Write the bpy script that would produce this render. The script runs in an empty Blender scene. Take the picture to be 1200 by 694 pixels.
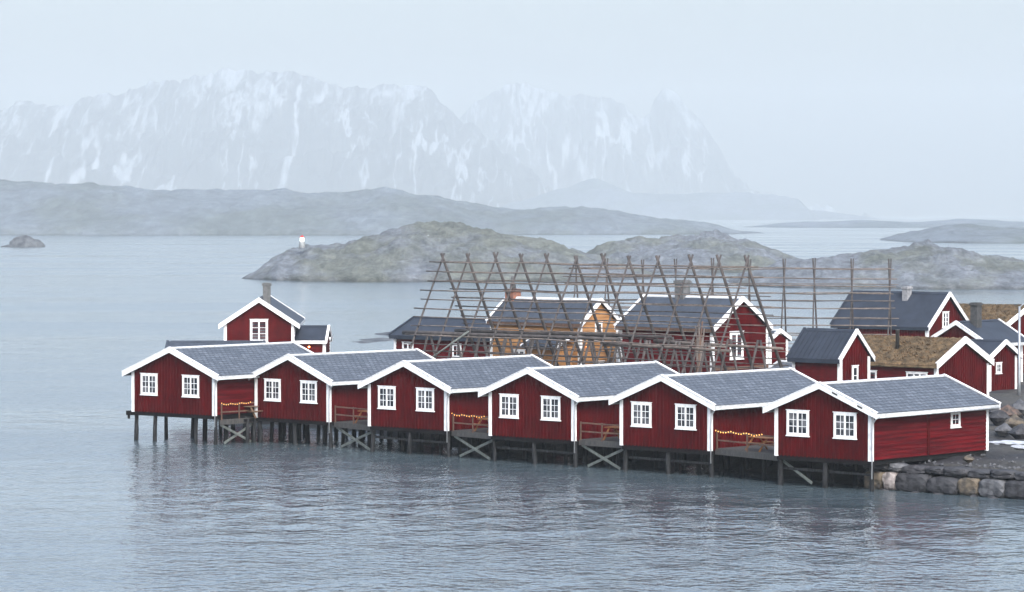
import bpy, bmesh, math, random
from mathutils import Vector, Matrix, noise
rnd = random.Random(7)
R = math.radians
scene = bpy.context.scene
COL = scene.collection
CAM_Z = 15.0
DECK = 1.7

# ------------------------------------------------------------------ materials
def new_mat(name):
    m = bpy.data.materials.new(name); m.use_nodes = True
    nt = m.node_tree; b = nt.nodes['Principled BSDF']
    return m, nt, b

def N(nt, t, **kw):
    n = nt.nodes.new(t)
    for k, v in kw.items():
        if k in n.inputs: n.inputs[k].default_value = v
        else: setattr(n, k, v)
    return n

def ramp(nt, stops, fac):
    r = nt.nodes.new('ShaderNodeValToRGB')
    el = r.color_ramp.elements
    while len(el) < len(stops): el.new(0.5)
    for e, (p, c) in zip(el, stops):
        e.position = p; e.color = (*c, 1) if len(c) == 3 else c
    nt.links.new(fac, r.inputs[0])
    return r

def mat(name, col, col2=None, rough=.6, scale=3.0, stretch=(1, 1, 1), bump=0.0, bscale=None, spec=.4, metal=0.0, lo=.35, hi=.65, detail=5):
    m, nt, b = new_mat(name)
    col2 = col2 or tuple(c * .75 for c in col)
    tc = N(nt, 'ShaderNodeTexCoord'); mp = N(nt, 'ShaderNodeMapping'); mp.inputs['Scale'].default_value = stretch
    nt.links.new(tc.outputs['Object'], mp.inputs[0])
    nz = N(nt, 'ShaderNodeTexNoise', Scale=scale, Detail=detail, Roughness=.6)
    nt.links.new(mp.outputs[0], nz.inputs['Vector'])
    r = ramp(nt, [(lo, col2), (hi, col)], nz.outputs['Fac'])
    nt.links.new(r.outputs[0], b.inputs['Base Color'])
    b.inputs['Roughness'].default_value = rough
    b.inputs['Specular IOR Level'].default_value = spec
    b.inputs['Metallic'].default_value = metal
    if bump:
        n2 = N(nt, 'ShaderNodeTexNoise', Scale=bscale or scale * 4, Detail=6)
        nt.links.new(mp.outputs[0], n2.inputs['Vector'])
        bp = N(nt, 'ShaderNodeBump', Strength=bump, Distance=.05)
        nt.links.new(n2.outputs['Fac'], bp.inputs['Height'])
        nt.links.new(bp.outputs[0], b.inputs['Normal'])
    return m

def emis(name, col, s):
    m, nt, b = new_mat(name)
    b.inputs['Base Color'].default_value = (*col, 1)
    b.inputs['Emission Color'].default_value = (*col, 1)
    b.inputs['Emission Strength'].default_value = s
    return m

def shingle_mat(name, c1, c2, c3, bw=.42, rh=.32):
    m, nt, b = new_mat(name)
    tc = N(nt, 'ShaderNodeTexCoord'); sp = N(nt, 'ShaderNodeSeparateXYZ'); cb = N(nt, 'ShaderNodeCombineXYZ')
    nt.links.new(tc.outputs['Object'], sp.inputs[0])
    nt.links.new(sp.outputs['Y'], cb.inputs['X']); nt.links.new(sp.outputs['X'], cb.inputs['Y'])
    br = N(nt, 'ShaderNodeTexBrick', Scale=1.0)
    br.inputs['Color1'].default_value = (*c1, 1); br.inputs['Color2'].default_value = (*c2, 1); br.inputs['Mortar'].default_value = (*c3, 1)
    br.inputs['Brick Width'].default_value = bw; br.inputs['Row Height'].default_value = rh
    br.inputs['Mortar Size'].default_value = .035; br.inputs['Mortar Smooth'].default_value = .3; br.inputs['Bias'].default_value = -.1
    nt.links.new(cb.outputs[0], br.inputs['Vector'])
    nz = N(nt, 'ShaderNodeTexNoise', Scale=1.1, Detail=6, Roughness=.65)
    nt.links.new(tc.outputs['Object'], nz.inputs['Vector'])
    r = ramp(nt, [(.3, (.62, .62, .62)), (.7, (1.25, 1.25, 1.25))], nz.outputs['Fac'])
    mx = N(nt, 'ShaderNodeMix', data_type='RGBA', blend_type='MULTIPLY'); mx.inputs[0].default_value = 1
    nt.links.new(br.outputs['Color'], mx.inputs[6]); nt.links.new(r.outputs[0], mx.inputs[7])
    nt.links.new(mx.outputs[2], b.inputs['Base Color'])
    rr = ramp(nt, [(.35, (.42,) * 3), (.7, (.7,) * 3)], nz.outputs['Fac'])
    nt.links.new(rr.outputs[0], b.inputs['Roughness'])
    # each shingle slopes down into the next row
    bp = N(nt, 'ShaderNodeBump', Strength=.9, Distance=.03, invert=True)
    nt.links.new(br.outputs['Fac'], bp.inputs['Height'])
    nt.links.new(bp.outputs[0], b.inputs['Normal'])
    return m

M = {}
M['red'] = mat('red_paint', (.066, .0018, .0028), (.036, .0012, .002), rough=.68, scale=1.3, stretch=(1, 1, .45), bump=.25, bscale=9, spec=.04)
M['red2'] = mat('red_paint_weathered', (.082, .004, .006), (.05, .0035, .005), rough=.7, scale=1.6, stretch=(1, 1, .5), bump=.25, bscale=9, spec=.04)
M['red_lit'] = mat('red_paint_lit_side', (.088, .0024, .0046), (.044, .0016, .003), rough=.58, scale=1.3, stretch=(.22, .22, 4.5), lo=.40, hi=.60, bump=.2, bscale=9, spec=.05)  # same red paint, lightened in colour for the side turned to the light
M['ochre'] = mat('ochre_paint', (.37, .195, .08), (.27, .14, .058), rough=.65, scale=1.4, stretch=(.7, .7, 1.5), bump=.2, bscale=9, spec=.25)
M['white'] = mat('white_paint', (.76, .78, .80), (.50, .53, .55), rough=.55, scale=3.2, stretch=(1.5, 1.5, .7), bump=.2, bscale=12, lo=.25, hi=.6)
M['greywhite'] = mat('weathered_white_paint', (.50, .53, .56), (.34, .36, .37), rough=.6, scale=3.5, bump=.2)
M['slate'] = shingle_mat('wet_slate_shingles', (.060, .074, .095), (.100, .120, .150), (.022, .026, .034))
M['metalroof'] = mat('dark_metal_sheet', (.026, .034, .050), (.017, .022, .033), rough=.55, scale=.8, stretch=(1, 1, 1), spec=.22)
M['feltroof'] = mat('blue_grey_roof_tiles', (.045, .057, .078), (.028, .036, .050), rough=.6, scale=1.2, bump=.3, bscale=14, spec=.25)
M['darkwood'] = mat('tarred_timber', (.010, .010, .011), (.005, .005, .006), rough=.9, scale=3, stretch=(1, 1, .3), bump=.4, spec=.1)
M['pile'] = mat('weathered_pile_wood', (.030, .032, .036), (.007, .008, .009), rough=.9, scale=3, stretch=(3, 3, .5), bump=.5, spec=.1)
M['brace'] = mat('grey_green_timber', (.115, .135, .13), (.06, .07, .068), rough=.8, scale=4, stretch=(1, 1, 1), bump=.4)
M['plank'] = mat('deck_planks', (.060, .060, .060), (.028, .029, .03), rough=.75, scale=2.5, stretch=(4, .6, 1), bump=.4)
M['rackwood'] = mat('bleached_rack_spruce', (.17, .145, .13), (.075, .066, .062), rough=.85, scale=2.5, bump=.4)
M['rackdark'] = mat('dark_rack_spruce', (.075, .068, .068), (.035, .033, .034), rough=.85, scale=2.5, bump=.4)
M['tablewood'] = mat('oiled_orange_pine', (.27, .115, .035), (.16, .07, .022), rough=.6, scale=4, stretch=(1, 4, 1), bump=.2)
M['oldtable'] = mat('grey_brown_pine', (.17, .10, .06), (.09, .06, .04), rough=.7, scale=4, stretch=(1, 4, 1), bump=.2)
M['railwood'] = mat('brown_rail_timber', (.115, .065, .045), (.06, .038, .028), rough=.7, scale=4, bump=.2)
M['pipe'] = mat('painted_downpipe', (.42, .45, .48), (.30, .32, .34), rough=.4, scale=3)
M['brick'] = mat('sooty_chimney_render', (.12, .125, .13), (.065, .07, .075), rough=.85, scale=4, bump=.6)
M['wetbrick'] = mat('soot_black_render', (.055, .058, .062), (.03, .032, .035), rough=.85, scale=4, bump=.6)
M['brick_red'] = mat('red_brick_chimney', (.26, .11, .07), (.14, .075, .06), rough=.85, scale=5, bump=.6)
M['brick_grey'] = mat('grey_chimney_render', (.27, .28, .30), (.16, .17, .185), rough=.85, scale=4, bump=.6)
M['steel'] = mat('galvanised_steel', (.33, .36, .39), (.25, .27, .3), rough=.45, scale=3, metal=.6)
M['snow'] = mat('old_snow', (.50, .53, .57), (.25, .27, .30), rough=.7, scale=2, bump=.4)
M['turf'] = mat('dry_turf', (.23, .145, .08), (.075, .052, .034), rough=.95, scale=2.0, bump=.8, bscale=12, spec=.1)
M['turfgreen'] = mat('mossy_turf', (.135, .095, .055), (.05, .04, .027), rough=.95, scale=2.0, bump=.8, bscale=12, spec=.1)
M['amber'] = emis('amber_bulb', (1.0, .48, .10), 2.2)
M['lampwarm'] = emis('warm_wall_lamp', (1.0, .38, .10), 8)
M['beacon'] = emis('beacon_light', (.95, 1.0, .92), 5)
M['beaconred'] = mat('beacon_red_paint', (.55, .03, .02), rough=.5)
M['wire'] = mat('black_cable', (.03, .03, .03), rough=.6)
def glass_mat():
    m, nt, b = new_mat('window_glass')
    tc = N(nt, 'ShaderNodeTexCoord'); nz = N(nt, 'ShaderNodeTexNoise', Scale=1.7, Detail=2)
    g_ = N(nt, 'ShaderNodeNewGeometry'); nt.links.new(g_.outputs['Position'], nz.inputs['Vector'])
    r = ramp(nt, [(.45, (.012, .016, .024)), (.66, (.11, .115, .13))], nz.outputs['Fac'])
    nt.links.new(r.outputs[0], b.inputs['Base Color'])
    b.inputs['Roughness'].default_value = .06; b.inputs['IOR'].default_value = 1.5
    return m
M['glass'] = glass_mat()
def stone_mat(name, a, c, s=1.6):
    return mat(name, a, c, rough=.72, scale=s, bump=.9, bscale=6, spec=.2, lo=.38, hi=.6)
M['stone_dark'] = stone_mat('wet_dark_granite', (.045, .047, .053), (.018, .019, .023))
M['stone_grey'] = stone_mat('grey_granite', (.10, .105, .115), (.04, .043, .05))
M['stone_tan'] = stone_mat('tan_granite', (.12, .10, .075), (.04, .038, .036))
M['stone_pink'] = stone_mat('rusty_granite', (.12, .08, .065), (.045, .04, .038))
M['stone_white'] = stone_mat('pale_granite', (.27, .25, .25), (.11, .10, .10))

def ground_mat():
    m, nt, b = new_mat('wet_gravel_ground')
    tc = N(nt, 'ShaderNodeTexCoord')
    n1 = N(nt, 'ShaderNodeTexNoise', Scale=.12, Detail=6, Roughness=.6)
    n2 = N(nt, 'ShaderNodeTexNoise', Scale=3.5, Detail=6, Roughness=.7)
    for n in (n1, n2): nt.links.new(tc.outputs['Object'], n.inputs['Vector'])
    r1 = ramp(nt, [(.42, (.026, .027, .032)), (.60, (.055, .054, .05))], n1.outputs['Fac'])
    r2 = ramp(nt, [(.3, (.6, .6, .6)), (.72, (1.6, 1.6, 1.6))], n2.outputs['Fac'])
    mx = N(nt, 'ShaderNodeMix', data_type='RGBA', blend_type='MULTIPLY'); mx.inputs[0].default_value = 1
    nt.links.new(r1.outputs[0], mx.inputs[6]); nt.links.new(r2.outputs[0], mx.inputs[7])
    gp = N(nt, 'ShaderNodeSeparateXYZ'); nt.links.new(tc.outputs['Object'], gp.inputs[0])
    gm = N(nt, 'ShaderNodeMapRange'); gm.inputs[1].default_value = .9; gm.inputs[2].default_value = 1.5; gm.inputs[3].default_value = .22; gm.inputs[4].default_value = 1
    nt.links.new(gp.outputs['Z'], gm.inputs[0])      # seaweed and wet rock, plus painted shade under the cabins, below high water mark
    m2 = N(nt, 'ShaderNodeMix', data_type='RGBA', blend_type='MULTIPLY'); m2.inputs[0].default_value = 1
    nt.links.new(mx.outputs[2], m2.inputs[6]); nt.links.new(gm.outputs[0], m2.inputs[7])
    nt.links.new(m2.outputs[2], b.inputs['Base Color'])
    b.inputs['Specular IOR Level'].default_value = .15
    b.inputs['Roughness'].default_value = .75
    bp = N(nt, 'ShaderNodeBump', Strength=.8, Distance=.12)
    nt.links.new(n2.outputs['Fac'], bp.inputs['Height']); nt.links.new(bp.outputs[0], b.inputs['Normal'])
    return m
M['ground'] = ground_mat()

def island_mat(name, rock, rock2, grass, grass2, gscale=.03, snow=.0, bd=1.2, gc=.27, glo=.46, ghi=.56):
    m, nt, b = new_mat(name)
    geo = N(nt, 'ShaderNodeNewGeometry')
    n1 = N(nt, 'ShaderNodeTexNoise', Scale=gscale, Detail=8, Roughness=.62)
    n2 = N(nt, 'ShaderNodeTexNoise', Scale=gscale * 7, Detail=9, Roughness=.75)
    n3 = N(nt, 'ShaderNodeTexNoise', Scale=gscale * 2.2, Detail=7, Roughness=.65)
    mp = N(nt, 'ShaderNodeMapping'); mp.inputs['Scale'].default_value = (1, .5, 2.0)
    nt.links.new(geo.outputs['Position'], mp.inputs[0])
    for n in (n1, n2, n3): nt.links.new(mp.outputs[0], n.inputs['Vector'])
    rr = ramp(nt, [(.35, rock2), (.65, rock)], n2.outputs['Fac'])
    rg = ramp(nt, [(.35, grass2), (.65, grass)], n2.outputs['Fac'])
    f = ramp(nt, [(glo, (0, 0, 0)), (ghi, (1, 1, 1))], n1.outputs['Fac'])
    mx = N(nt, 'ShaderNodeMix', data_type='RGBA')
    nt.links.new(f.outputs[0], mx.inputs[0]); nt.links.new(rr.outputs[0], mx.inputs[6]); nt.links.new(rg.outputs[0], mx.inputs[7])
    # dark tidal band near the water
    sp = N(nt, 'ShaderNodeSeparateXYZ'); nt.links.new(geo.outputs['Position'], sp.inputs[0])
    ad = N(nt, 'ShaderNodeMath', operation='MULTIPLY_ADD'); ad.inputs[1].default_value = 1.6; nt.links.new(n2.outputs['Fac'], ad.inputs[0]); 
    nt.links.new(sp.outputs['Z'], ad.inputs[2])
    mr = N(nt, 'ShaderNodeMapRange'); mr.inputs[1].default_value = .9; mr.inputs[2].default_value = 1.7; mr.inputs[3].default_value = .55; mr.inputs[4].default_value = 1
    nt.links.new(ad.outputs[0], mr.inputs[0])
    mt = N(nt, 'ShaderNodeMix', data_type='RGBA', blend_type='MULTIPLY'); mt.inputs[0].default_value = 1
    nt.links.new(mx.outputs[2], mt.inputs[6]); nt.links.new(mr.outputs[0], mt.inputs[7])
    out = mt.outputs[2]
    n5 = N(nt, 'ShaderNodeTexNoise', Scale=gscale * 14, Detail=9, Roughness=.8); nt.links.new(mp.outputs[0], n5.inputs['Vector'])
    r5 = ramp(nt, [(.36, (1 - gc,) * 3), (.50, (1.0, 1.0, 1.0)), (.66, (1 + gc * 1.3,) * 3)], n5.outputs['Fac'])
    m5 = N(nt, 'ShaderNodeMix', data_type='RGBA', blend_type='MULTIPLY'); m5.inputs[0].default_value = 1
    nt.links.new(out, m5.inputs[6]); nt.links.new(r5.outputs[0], m5.inputs[7]); out = m5.outputs[2]
    if snow:
        fs = ramp(nt, [(1 - snow, (0, 0, 0)), (1 - snow + .012, (1, 1, 1))], n3.outputs['Fac'])
        ms = N(nt, 'ShaderNodeMix', data_type='RGBA')
        nt.links.new(fs.outputs[0], ms.inputs[0]); nt.links.new(out, ms.inputs[6]); ms.inputs[7].default_value = (.85, .88, .92, 1)
        out = ms.outputs[2]
    nt.links.new(out, b.inputs['Base Color'])
    b.inputs['Roughness'].default_value = .85
    bp = N(nt, 'ShaderNodeBump', Strength=1.0, Distance=bd)
    nt.links.new(n2.outputs['Fac'], bp.inputs['Height']); nt.links.new(bp.outputs[0], b.inputs['Normal'])
    return m

def mountain_mat(name, zsnow_fade, zfull, thr=.60):
    """bare rock, thin snow couloirs running down the fall line and wind-packed snow fields, more of them the higher it gets to paint the tops into the mist"""
    m, nt, b = new_mat(name)
    geo = N(nt, 'ShaderNodeNewGeometry'); sp = N(nt, 'ShaderNodeSeparateXYZ')
    nt.links.new(geo.outputs['Position'], sp.inputs[0])
    def nz(scale, st, detail, rough=.6, dist=0.0, rot=0.0):
        mp = N(nt, 'ShaderNodeMapping'); mp.inputs['Scale'].default_value = st; mp.inputs['Rotation'].default_value = (0, rot, 0)
        nt.links.new(geo.outputs['Position'], mp.inputs[0])
        n = N(nt, 'ShaderNodeTexNoise', Scale=scale, Detail=detail, Roughness=rough, Distortion=dist)
        nt.links.new(mp.outputs[0], n.inputs['Vector']); return n.outputs['Fac']
    def math_(op, a, b_=None, c=None):
        n = N(nt, 'ShaderNodeMath', operation=op)
        for k, v in enumerate((a, b_, c)):
            if v is None: continue
            if isinstance(v, (int, float)): n.inputs[k].default_value = v
            else: nt.links.new(v, n.inputs[k])
        return n.outputs[0]
    h = N(nt, 'ShaderNodeMapRange'); h.inputs[1].default_value = zsnow_fade; h.inputs[2].default_value = zfull; h.inputs[3].default_value = -.05; h.inputs[4].default_value = .15  # height term pales the tops, mist painted in through the snow cover
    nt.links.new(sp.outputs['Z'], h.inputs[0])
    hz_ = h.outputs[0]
    c1 = nz(.0075, (1, .03, .22), 5, .5, .3, .35)
    c2 = nz(.013, (1, .03, .30), 4, .55, .2, -.3)
    mask = nz(.0045, (1, .1, .6), 3)
    fine = nz(.045, (1, .12, .45), 7, .7)
    def line(c, wdt):
        d_ = math_('ABSOLUTE', math_('SUBTRACT', c, .5))
        return math_('SUBTRACT', 1.0, math_('DIVIDE', d_, wdt))
    l1 = math_('ADD', line(c1, .020), math_('MULTIPLY', math_('SUBTRACT', mask, .54), 9.0))
    l2 = math_('ADD', line(c2, .018), math_('MULTIPLY', math_('SUBTRACT', .45, mask), 9.0))
    lines = math_('ADD', math_('MAXIMUM', l1, l2), math_('MULTIPLY', math_('SUBTRACT', fine, .5), 3.0))
    lines = math_('MULTIPLY', lines, .9)
    lines = math_('MINIMUM', lines, 1.0)
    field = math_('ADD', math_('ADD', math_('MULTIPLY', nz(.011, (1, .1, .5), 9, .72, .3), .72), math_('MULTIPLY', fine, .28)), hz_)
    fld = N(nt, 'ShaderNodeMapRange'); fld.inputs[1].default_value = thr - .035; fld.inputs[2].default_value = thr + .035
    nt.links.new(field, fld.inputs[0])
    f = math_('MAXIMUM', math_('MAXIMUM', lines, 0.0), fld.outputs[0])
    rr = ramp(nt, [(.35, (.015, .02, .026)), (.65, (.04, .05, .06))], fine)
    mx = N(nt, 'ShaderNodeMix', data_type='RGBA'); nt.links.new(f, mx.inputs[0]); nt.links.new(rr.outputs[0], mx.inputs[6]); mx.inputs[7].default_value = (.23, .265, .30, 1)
    nt.links.new(mx.outputs[2], b.inputs['Base Color']); b.inputs['Roughness'].default_value = .85
    return m

def water_mat():
    m, nt, b = new_mat('sea_water')
    geo = N(nt, 'ShaderNodeNewGeometry')
    b.inputs['Base Color'].default_value = (.058, .082, .098, 1)
    b.inputs['IOR'].default_value = 1.45
    def nz(scale, stretch, detail, rot=0, rough=.55):
        mp = N(nt, 'ShaderNodeMapping'); mp.inputs['Scale'].default_value = stretch; mp.inputs['Rotation'].default_value = (0, 0, rot)
        nt.links.new(geo.outputs['Position'], mp.inputs[0])
        n = N(nt, 'ShaderNodeTexNoise', Scale=scale, Detail=detail, Roughness=rough)
        nt.links.new(mp.outputs[0], n.inputs['Vector']); return n
    a = nz(2.0, (1, .8, 1), 2.5, .3, .45)
    c = nz(.3, (1, .7, 1), 3, -.2)
    w = nz(.012, (.6, 1.6, 1), 5, .12)          # wind patches
    wr = ramp(nt, [(.36, (.25,) * 3), (.62, (1,) * 3)], w.outputs['Fac'])
    s1 = N(nt, 'ShaderNodeMath', operation='MULTIPLY'); nt.links.new(a.outputs['Fac'], s1.inputs[0]); nt.links.new(wr.outputs[0], s1.inputs[1])
    s2 = N(nt, 'ShaderNodeMath', operation='MULTIPLY_ADD'); s2.inputs[1].default_value = 1.8
    nt.links.new(c.outputs['Fac'], s2.inputs[0]); nt.links.new(s1.outputs[0], s2.inputs[2])
    bp = N(nt, 'ShaderNodeBump', Strength=1.0, Distance=.165)
    nt.links.new(s2.outputs[0], bp.inputs['Height']); nt.links.new(bp.outputs[0], b.inputs['Normal'])
    rr = ramp(nt, [(.36, (.08,) * 3), (.62, (.17,) * 3)], w.outputs['Fac'])
    nt.links.new(rr.outputs[0], b.inputs['Roughness'])
    return m
M['water'] = water_mat()

# ------------------------------------------------------------------ mesh helper
class MB:
    def __init__(s): s.v = []; s.f = []; s.sm = []
    def poly(s, pts, faces, smooth=False):
        o = len(s.v); s.v += [tuple(p) for p in pts]; s.f += [tuple(o + i for i in f) for f in faces]; s.sm += [smooth] * len(faces)
        return s
    def box(s, a, b):
        x0, y0, z0 = a; x1, y1, z1 = b
        return s.poly([(x0, y0, z0), (x1, y0, z0), (x1, y1, z0), (x0, y1, z0), (x0, y0, z1), (x1, y0, z1), (x1, y1, z1), (x0, y1, z1)],
                      [(0, 3, 2, 1), (4, 5, 6, 7), (0, 1, 5, 4), (1, 2, 6, 5), (2, 3, 7, 6), (3, 0, 4, 7)])
    def prism(s, pts, vec):
        n = len(pts); vec = Vector(vec); P = [Vector(p) for p in pts]
        return s.poly(P + [p + vec for p in P], [tuple(range(n))[::-1], tuple(range(n, 2 * n))] + [(i, (i + 1) % n, n + (i + 1) % n, n + i) for i in range(n)])
    def bar(s, p, q, w, h=None, up=(0, 0, 1)):
        p, q = Vector(p), Vector(q); d = (q - p).normalized(); h = h or w
        sx = d.cross(Vector(up))
        if sx.length < 1e-4: sx = d.cross(Vector((1, 0, 0)))
        sx.normalize(); sy = sx.cross(d)
        c = [sx * a * w / 2 + sy * b_ * h / 2 for a, b_ in ((-1, -1), (1, -1), (1, 1), (-1, 1))]
        return s.poly([p + k for k in c] + [q + k for k in c], [(0, 3, 2, 1), (4, 5, 6, 7), (0, 1, 5, 4), (1, 2, 6, 5), (2, 3, 7, 6), (3, 0, 4, 7)])
    def tube(s, pts, rads, n=7):
        P = [Vector(p) for p in pts]; rings = []
        for i, p in enumerate(P):
            d = (P[min(i + 1, len(P) - 1)] - P[max(i - 1, 0)]).normalized()
            a = d.cross(Vector((0, 0, 1)));
            if a.length < 1e-3: a = Vector((1, 0, 0))
            a.normalize(); b_ = a.cross(d)
            r = rads[i] if isinstance(rads, (list, tuple)) else rads
            rings.append([p + (a * math.cos(k * 2 * math.pi / n) + b_ * math.sin(k * 2 * math.pi / n)) * r for k in range(n)])
        vs = [v for r_ in rings for v in r_]; fs = []
        for i in range(len(P) - 1):
            for k in range(n):
                fs.append((i * n + k, i * n + (k + 1) % n, (i + 1) * n + (k + 1) % n, (i + 1) * n + k))
        s.poly(vs, fs, True)
        o = len(s.v) - len(vs)
        s.f += [tuple(o + k for k in range(n)), tuple(o + (len(P) - 1) * n + k for k in range(n))]; s.sm += [False, False]
        return s
    def build(s, name, m, parent=None, loc=None, rotz=0.0):
        me = bpy.data.meshes.new(name); me.from_pydata(s.v, [], s.f); 
        bm = bmesh.new(); bm.from_mesh(me); bmesh.ops.recalc_face_normals(bm, faces=bm.faces); bm.to_mesh(me); bm.free()
        me.polygons.foreach_set('use_smooth', s.sm)
        me.materials.append(m if not isinstance(m, str) else M[m])
        o = bpy.data.objects.new(name, me); COL.objects.link(o)
        if parent: o.parent = parent
        if loc is not None: o.location = loc
        o.rotation_euler.z = rotz
        return o

def tag(o, label=None, cat=None, group=None, kind=None):
    if label: o['label'] = label
    if cat: o['category'] = cat
    if group: o['group'] = group
    if kind: o['kind'] = kind
    return o
def empty(name, loc, rotz=0, **kw):
    o = bpy.data.objects.new(name, None); COL.objects.link(o); o.location = loc; o.rotation_euler.z = rotz
    o.empty_display_size = .3
    return tag(o, **kw)

# ------------------------------------------------------------------ house builder
# local frame: gable wall on y=0 facing -y, x from 0 to w, the ridge runs along +y for d
class House:
    def __init__(s, name, label, cat, loc, rot, w, d, h, slope, zbot=0.0, os_=.4, of=.3, wall='red', roof='feltroof', side=None,
                 clad='vhhh', thick=.2, trim='white', backtrim=None, group=None, corner='white', fascia='greywhite', barge=.34, cap=True, seams=0, turf=False, peak=.27):
        s.w, s.d, s.h, s.sl = w, d, h, slope
        s.root = empty(name, loc, rot, label=label, cat=cat, group=group)
        s.zbot = zbot
        side = side or wall
        s.top = lambda x: h + slope * min(x, w - x)
        maps = dict(front=lambda a, n, z: (a, -n, z), back=lambda a, n, z: (a, d + n, z),
                    left=lambda a, n, z: (-n, a, z), right=lambda a, n, z: (w + n, a, z))
        s.maps = maps
        for k, (key, cl) in enumerate(zip(('front', 'left', 'right', 'back'), clad)):
            mb = MB(); f = maps[key]; gable = key in ('front', 'back')
            if gable:
                a0, a1 = 0, w; P = [(0, zbot), (w, zbot), (w, h + .02), (w / 2, h + slope * w / 2 + .02), (0, h + .02)]
            else:
                a0, a1 = .1, d - .1; P = [(a0, zbot), (a1, zbot), (a1, h + .02), (a0, h + .02)]
            vec = Vector(f(0, -.1, 0)) - Vector(f(0, 0, 0))
            mb.prism([f(a, 0, z) for a, z in P], vec)
            if cl == 'v':
                n = max(2, round((a1 - a0) / .27)); st = (a1 - a0) / n
                for i in range(n + 1):
                    c = a0 + i * st; lo, hi = max(a0, c - .045), min(a1, c + .045)
                    t0, t1 = (s.top(lo), s.top(hi)) if gable else (h, h)
                    if abs(c - w / 2) < .045 and gable: t0 = t1 = min(t0, t1)
                    mb.prism([f(lo, -.004, zbot - .04), f(hi, -.004, zbot - .04), f(hi, -.004, t1), f(lo, -.004, t0)], Vector(f(0, .036, 0)) - Vector(f(0, 0, 0)))
            else:
                z = zbot; zt = h + (slope * w / 2 if gable else 0); st = .225
                while z < zt - .03:
                    z1 = min(z + st, zt)
                    def rng(zz):
                        if not gable or zz <= h: return a0, a1
                        k_ = (zz - h) / slope; return k_, w - k_
                    b0, b1 = rng(z); c0, c1 = rng(z1)
                    if b1 - b0 > .1:
                        mb.poly([f(b0, .055, z), f(b1, .055, z), f(c1, .008, z1), f(c0, .008, z1), f(b0, -.01, z), f(b1, -.01, z), f(c1, -.01, z1), f(c0, -.01, z1)],
                                [(0, 1, 2, 3), (0, 1, 5, 4), (3, 2, 6, 7), (0, 3, 7, 4), (1, 2, 6, 5)])
                    z = z1
            mb.build('wall', wall if gable else side, s.root)
        if corner:
            e = .055; q = .17
            for (x0, x1) in ((-e, q), (w - q, w + e)):
                for (y0, y1) in ((-e, q), (d - q, d + e)):
                    MB().box((x0, y0, zbot - .06), (x1, y1, h + .0)).build('corner_board', corner, s.root)
        # roof
        zt = h + slope * w / 2; th = thick
        def prof(x): return h + slope * min(x, w - x)
        xl, xr = -os_, w + os_; ze = h - slope * os_
        yf, yb = -of, d + of
        s.roof_top = lambda x: prof(x) + th
        rf = MB().prism([(xl, yf, ze), (xl, yf, ze + th), (w / 2, yf, zt + th), (xr, yf, ze + th), (xr, yf, ze), (w / 2, yf, zt)], (0, yb - yf, 0))
        s.roof = rf.build('roof', roof, s.root)
        if seams:
            sb = MB(); n = int((yb - yf) / seams)
            for i in range(1, n):
                y = yf + i * (yb - yf) / n
                for sg in (-1, 1):
                    xa = xl if sg < 0 else xr
                    sb.bar((xa, y, ze + th + .012), (w / 2, y, zt + th + .012), .035, .05)
            sb.build('standing_seam', roof, s.root)
            del sb
        if barge:
            up = .045 if not turf else .16
            for yy in (yf - .05, yb):
                for sg in (-1, 1):
                    xa = (xl - .03) if sg < 0 else (xr + .03); za = prof(0) - slope * (os_ + .03)
                    mb = MB().prism([(xa, yy, za + th + up - barge), (xa, yy, za + th + up), (w / 2, yy, zt + th + up), (w / 2, yy, zt + th + up - barge)], (0, .05, 0))
                    # a narrow cap board over the rafter board
                    mb.prism([(xa - .01 * sg * 0, yy - .03, za + th + up), (xa, yy - .03, za + th + up + .04), (w / 2, yy - .03, zt + th + up + .04), (w / 2, yy - .03, zt + th + up)], (0, .19, 0))
                    mb.build('bargeboard', trim if yy < 0 or not backtrim else backtrim, s.root)
        if fascia:
            for sg in (-1, 1):
                xa = xl if sg < 0 else xr
                x0, x1 = (xa - .03, xa - .003) if sg < 0 else (xa + .003, xa + .03)
                MB().box((x0, yf + .002, ze - .07), (x1, yb - .002, ze + th - .03)).build('fascia_board', fascia, s.root)
        if cap:
            MB().prism([(w / 2 - .17, yf + .14, zt + th - .17 * slope + .005), (w / 2, yf + .14, zt + th + .005), (w / 2 + .17, yf + .14, zt + th - .17 * slope + .005),
                        (w / 2 + .17, yf + .14, zt + th - .17 * slope + .05), (w / 2, yf + .14, zt + th + .06), (w / 2 - .17, yf + .14, zt + th - .17 * slope + .05)], (0, yb - yf - .28, 0)).build('ridge_cap', 'greywhite' if cap is True else cap, s.root)
    def window(s, wall, a, z, ww, hh, cols=2, sub=2, rows=3, case=.15, sill=True, casing='white', kind='window'):
        """a = centre along the wall, z = bottom of casing; cols casements of sub x rows panes"""
        f0 = s.maps[wall]; f = lambda p, n, q: f0(p, n, q)
        mb = MB()
        def bx(a0, a1, n0, n1, z0, z1, m=mb):
            p, q = f(a0, n0, z0), f(a1, n1, z1)
            m.box(tuple(min(u, v) for u, v in zip(p, q)), tuple(max(u, v) for u, v in zip(p, q)))
        L, Rr, B, T = a - ww / 2, a + ww / 2, z, z + hh
        bx(L, L + case, .0, .075, B, T); bx(Rr - case, Rr, .0, .075, B, T)
        bx(L + case, Rr - case, .0, .075, T - case, T); bx(L + case, Rr - case, .0, .075, B, B + case)
        if sill: bx(L - .05, Rr + .05, .0, .11, B - .05, B); bx(L - .05, Rr + .05, .0, .10, T, T + .04)
        gl = L + case; gr = Rr - case; gb = B + case; gt = T - case
        cw = (gr - gl) / cols
        pn = MB()
        bx(gl, gr, .002, .042, gb, gt, pn)
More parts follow.
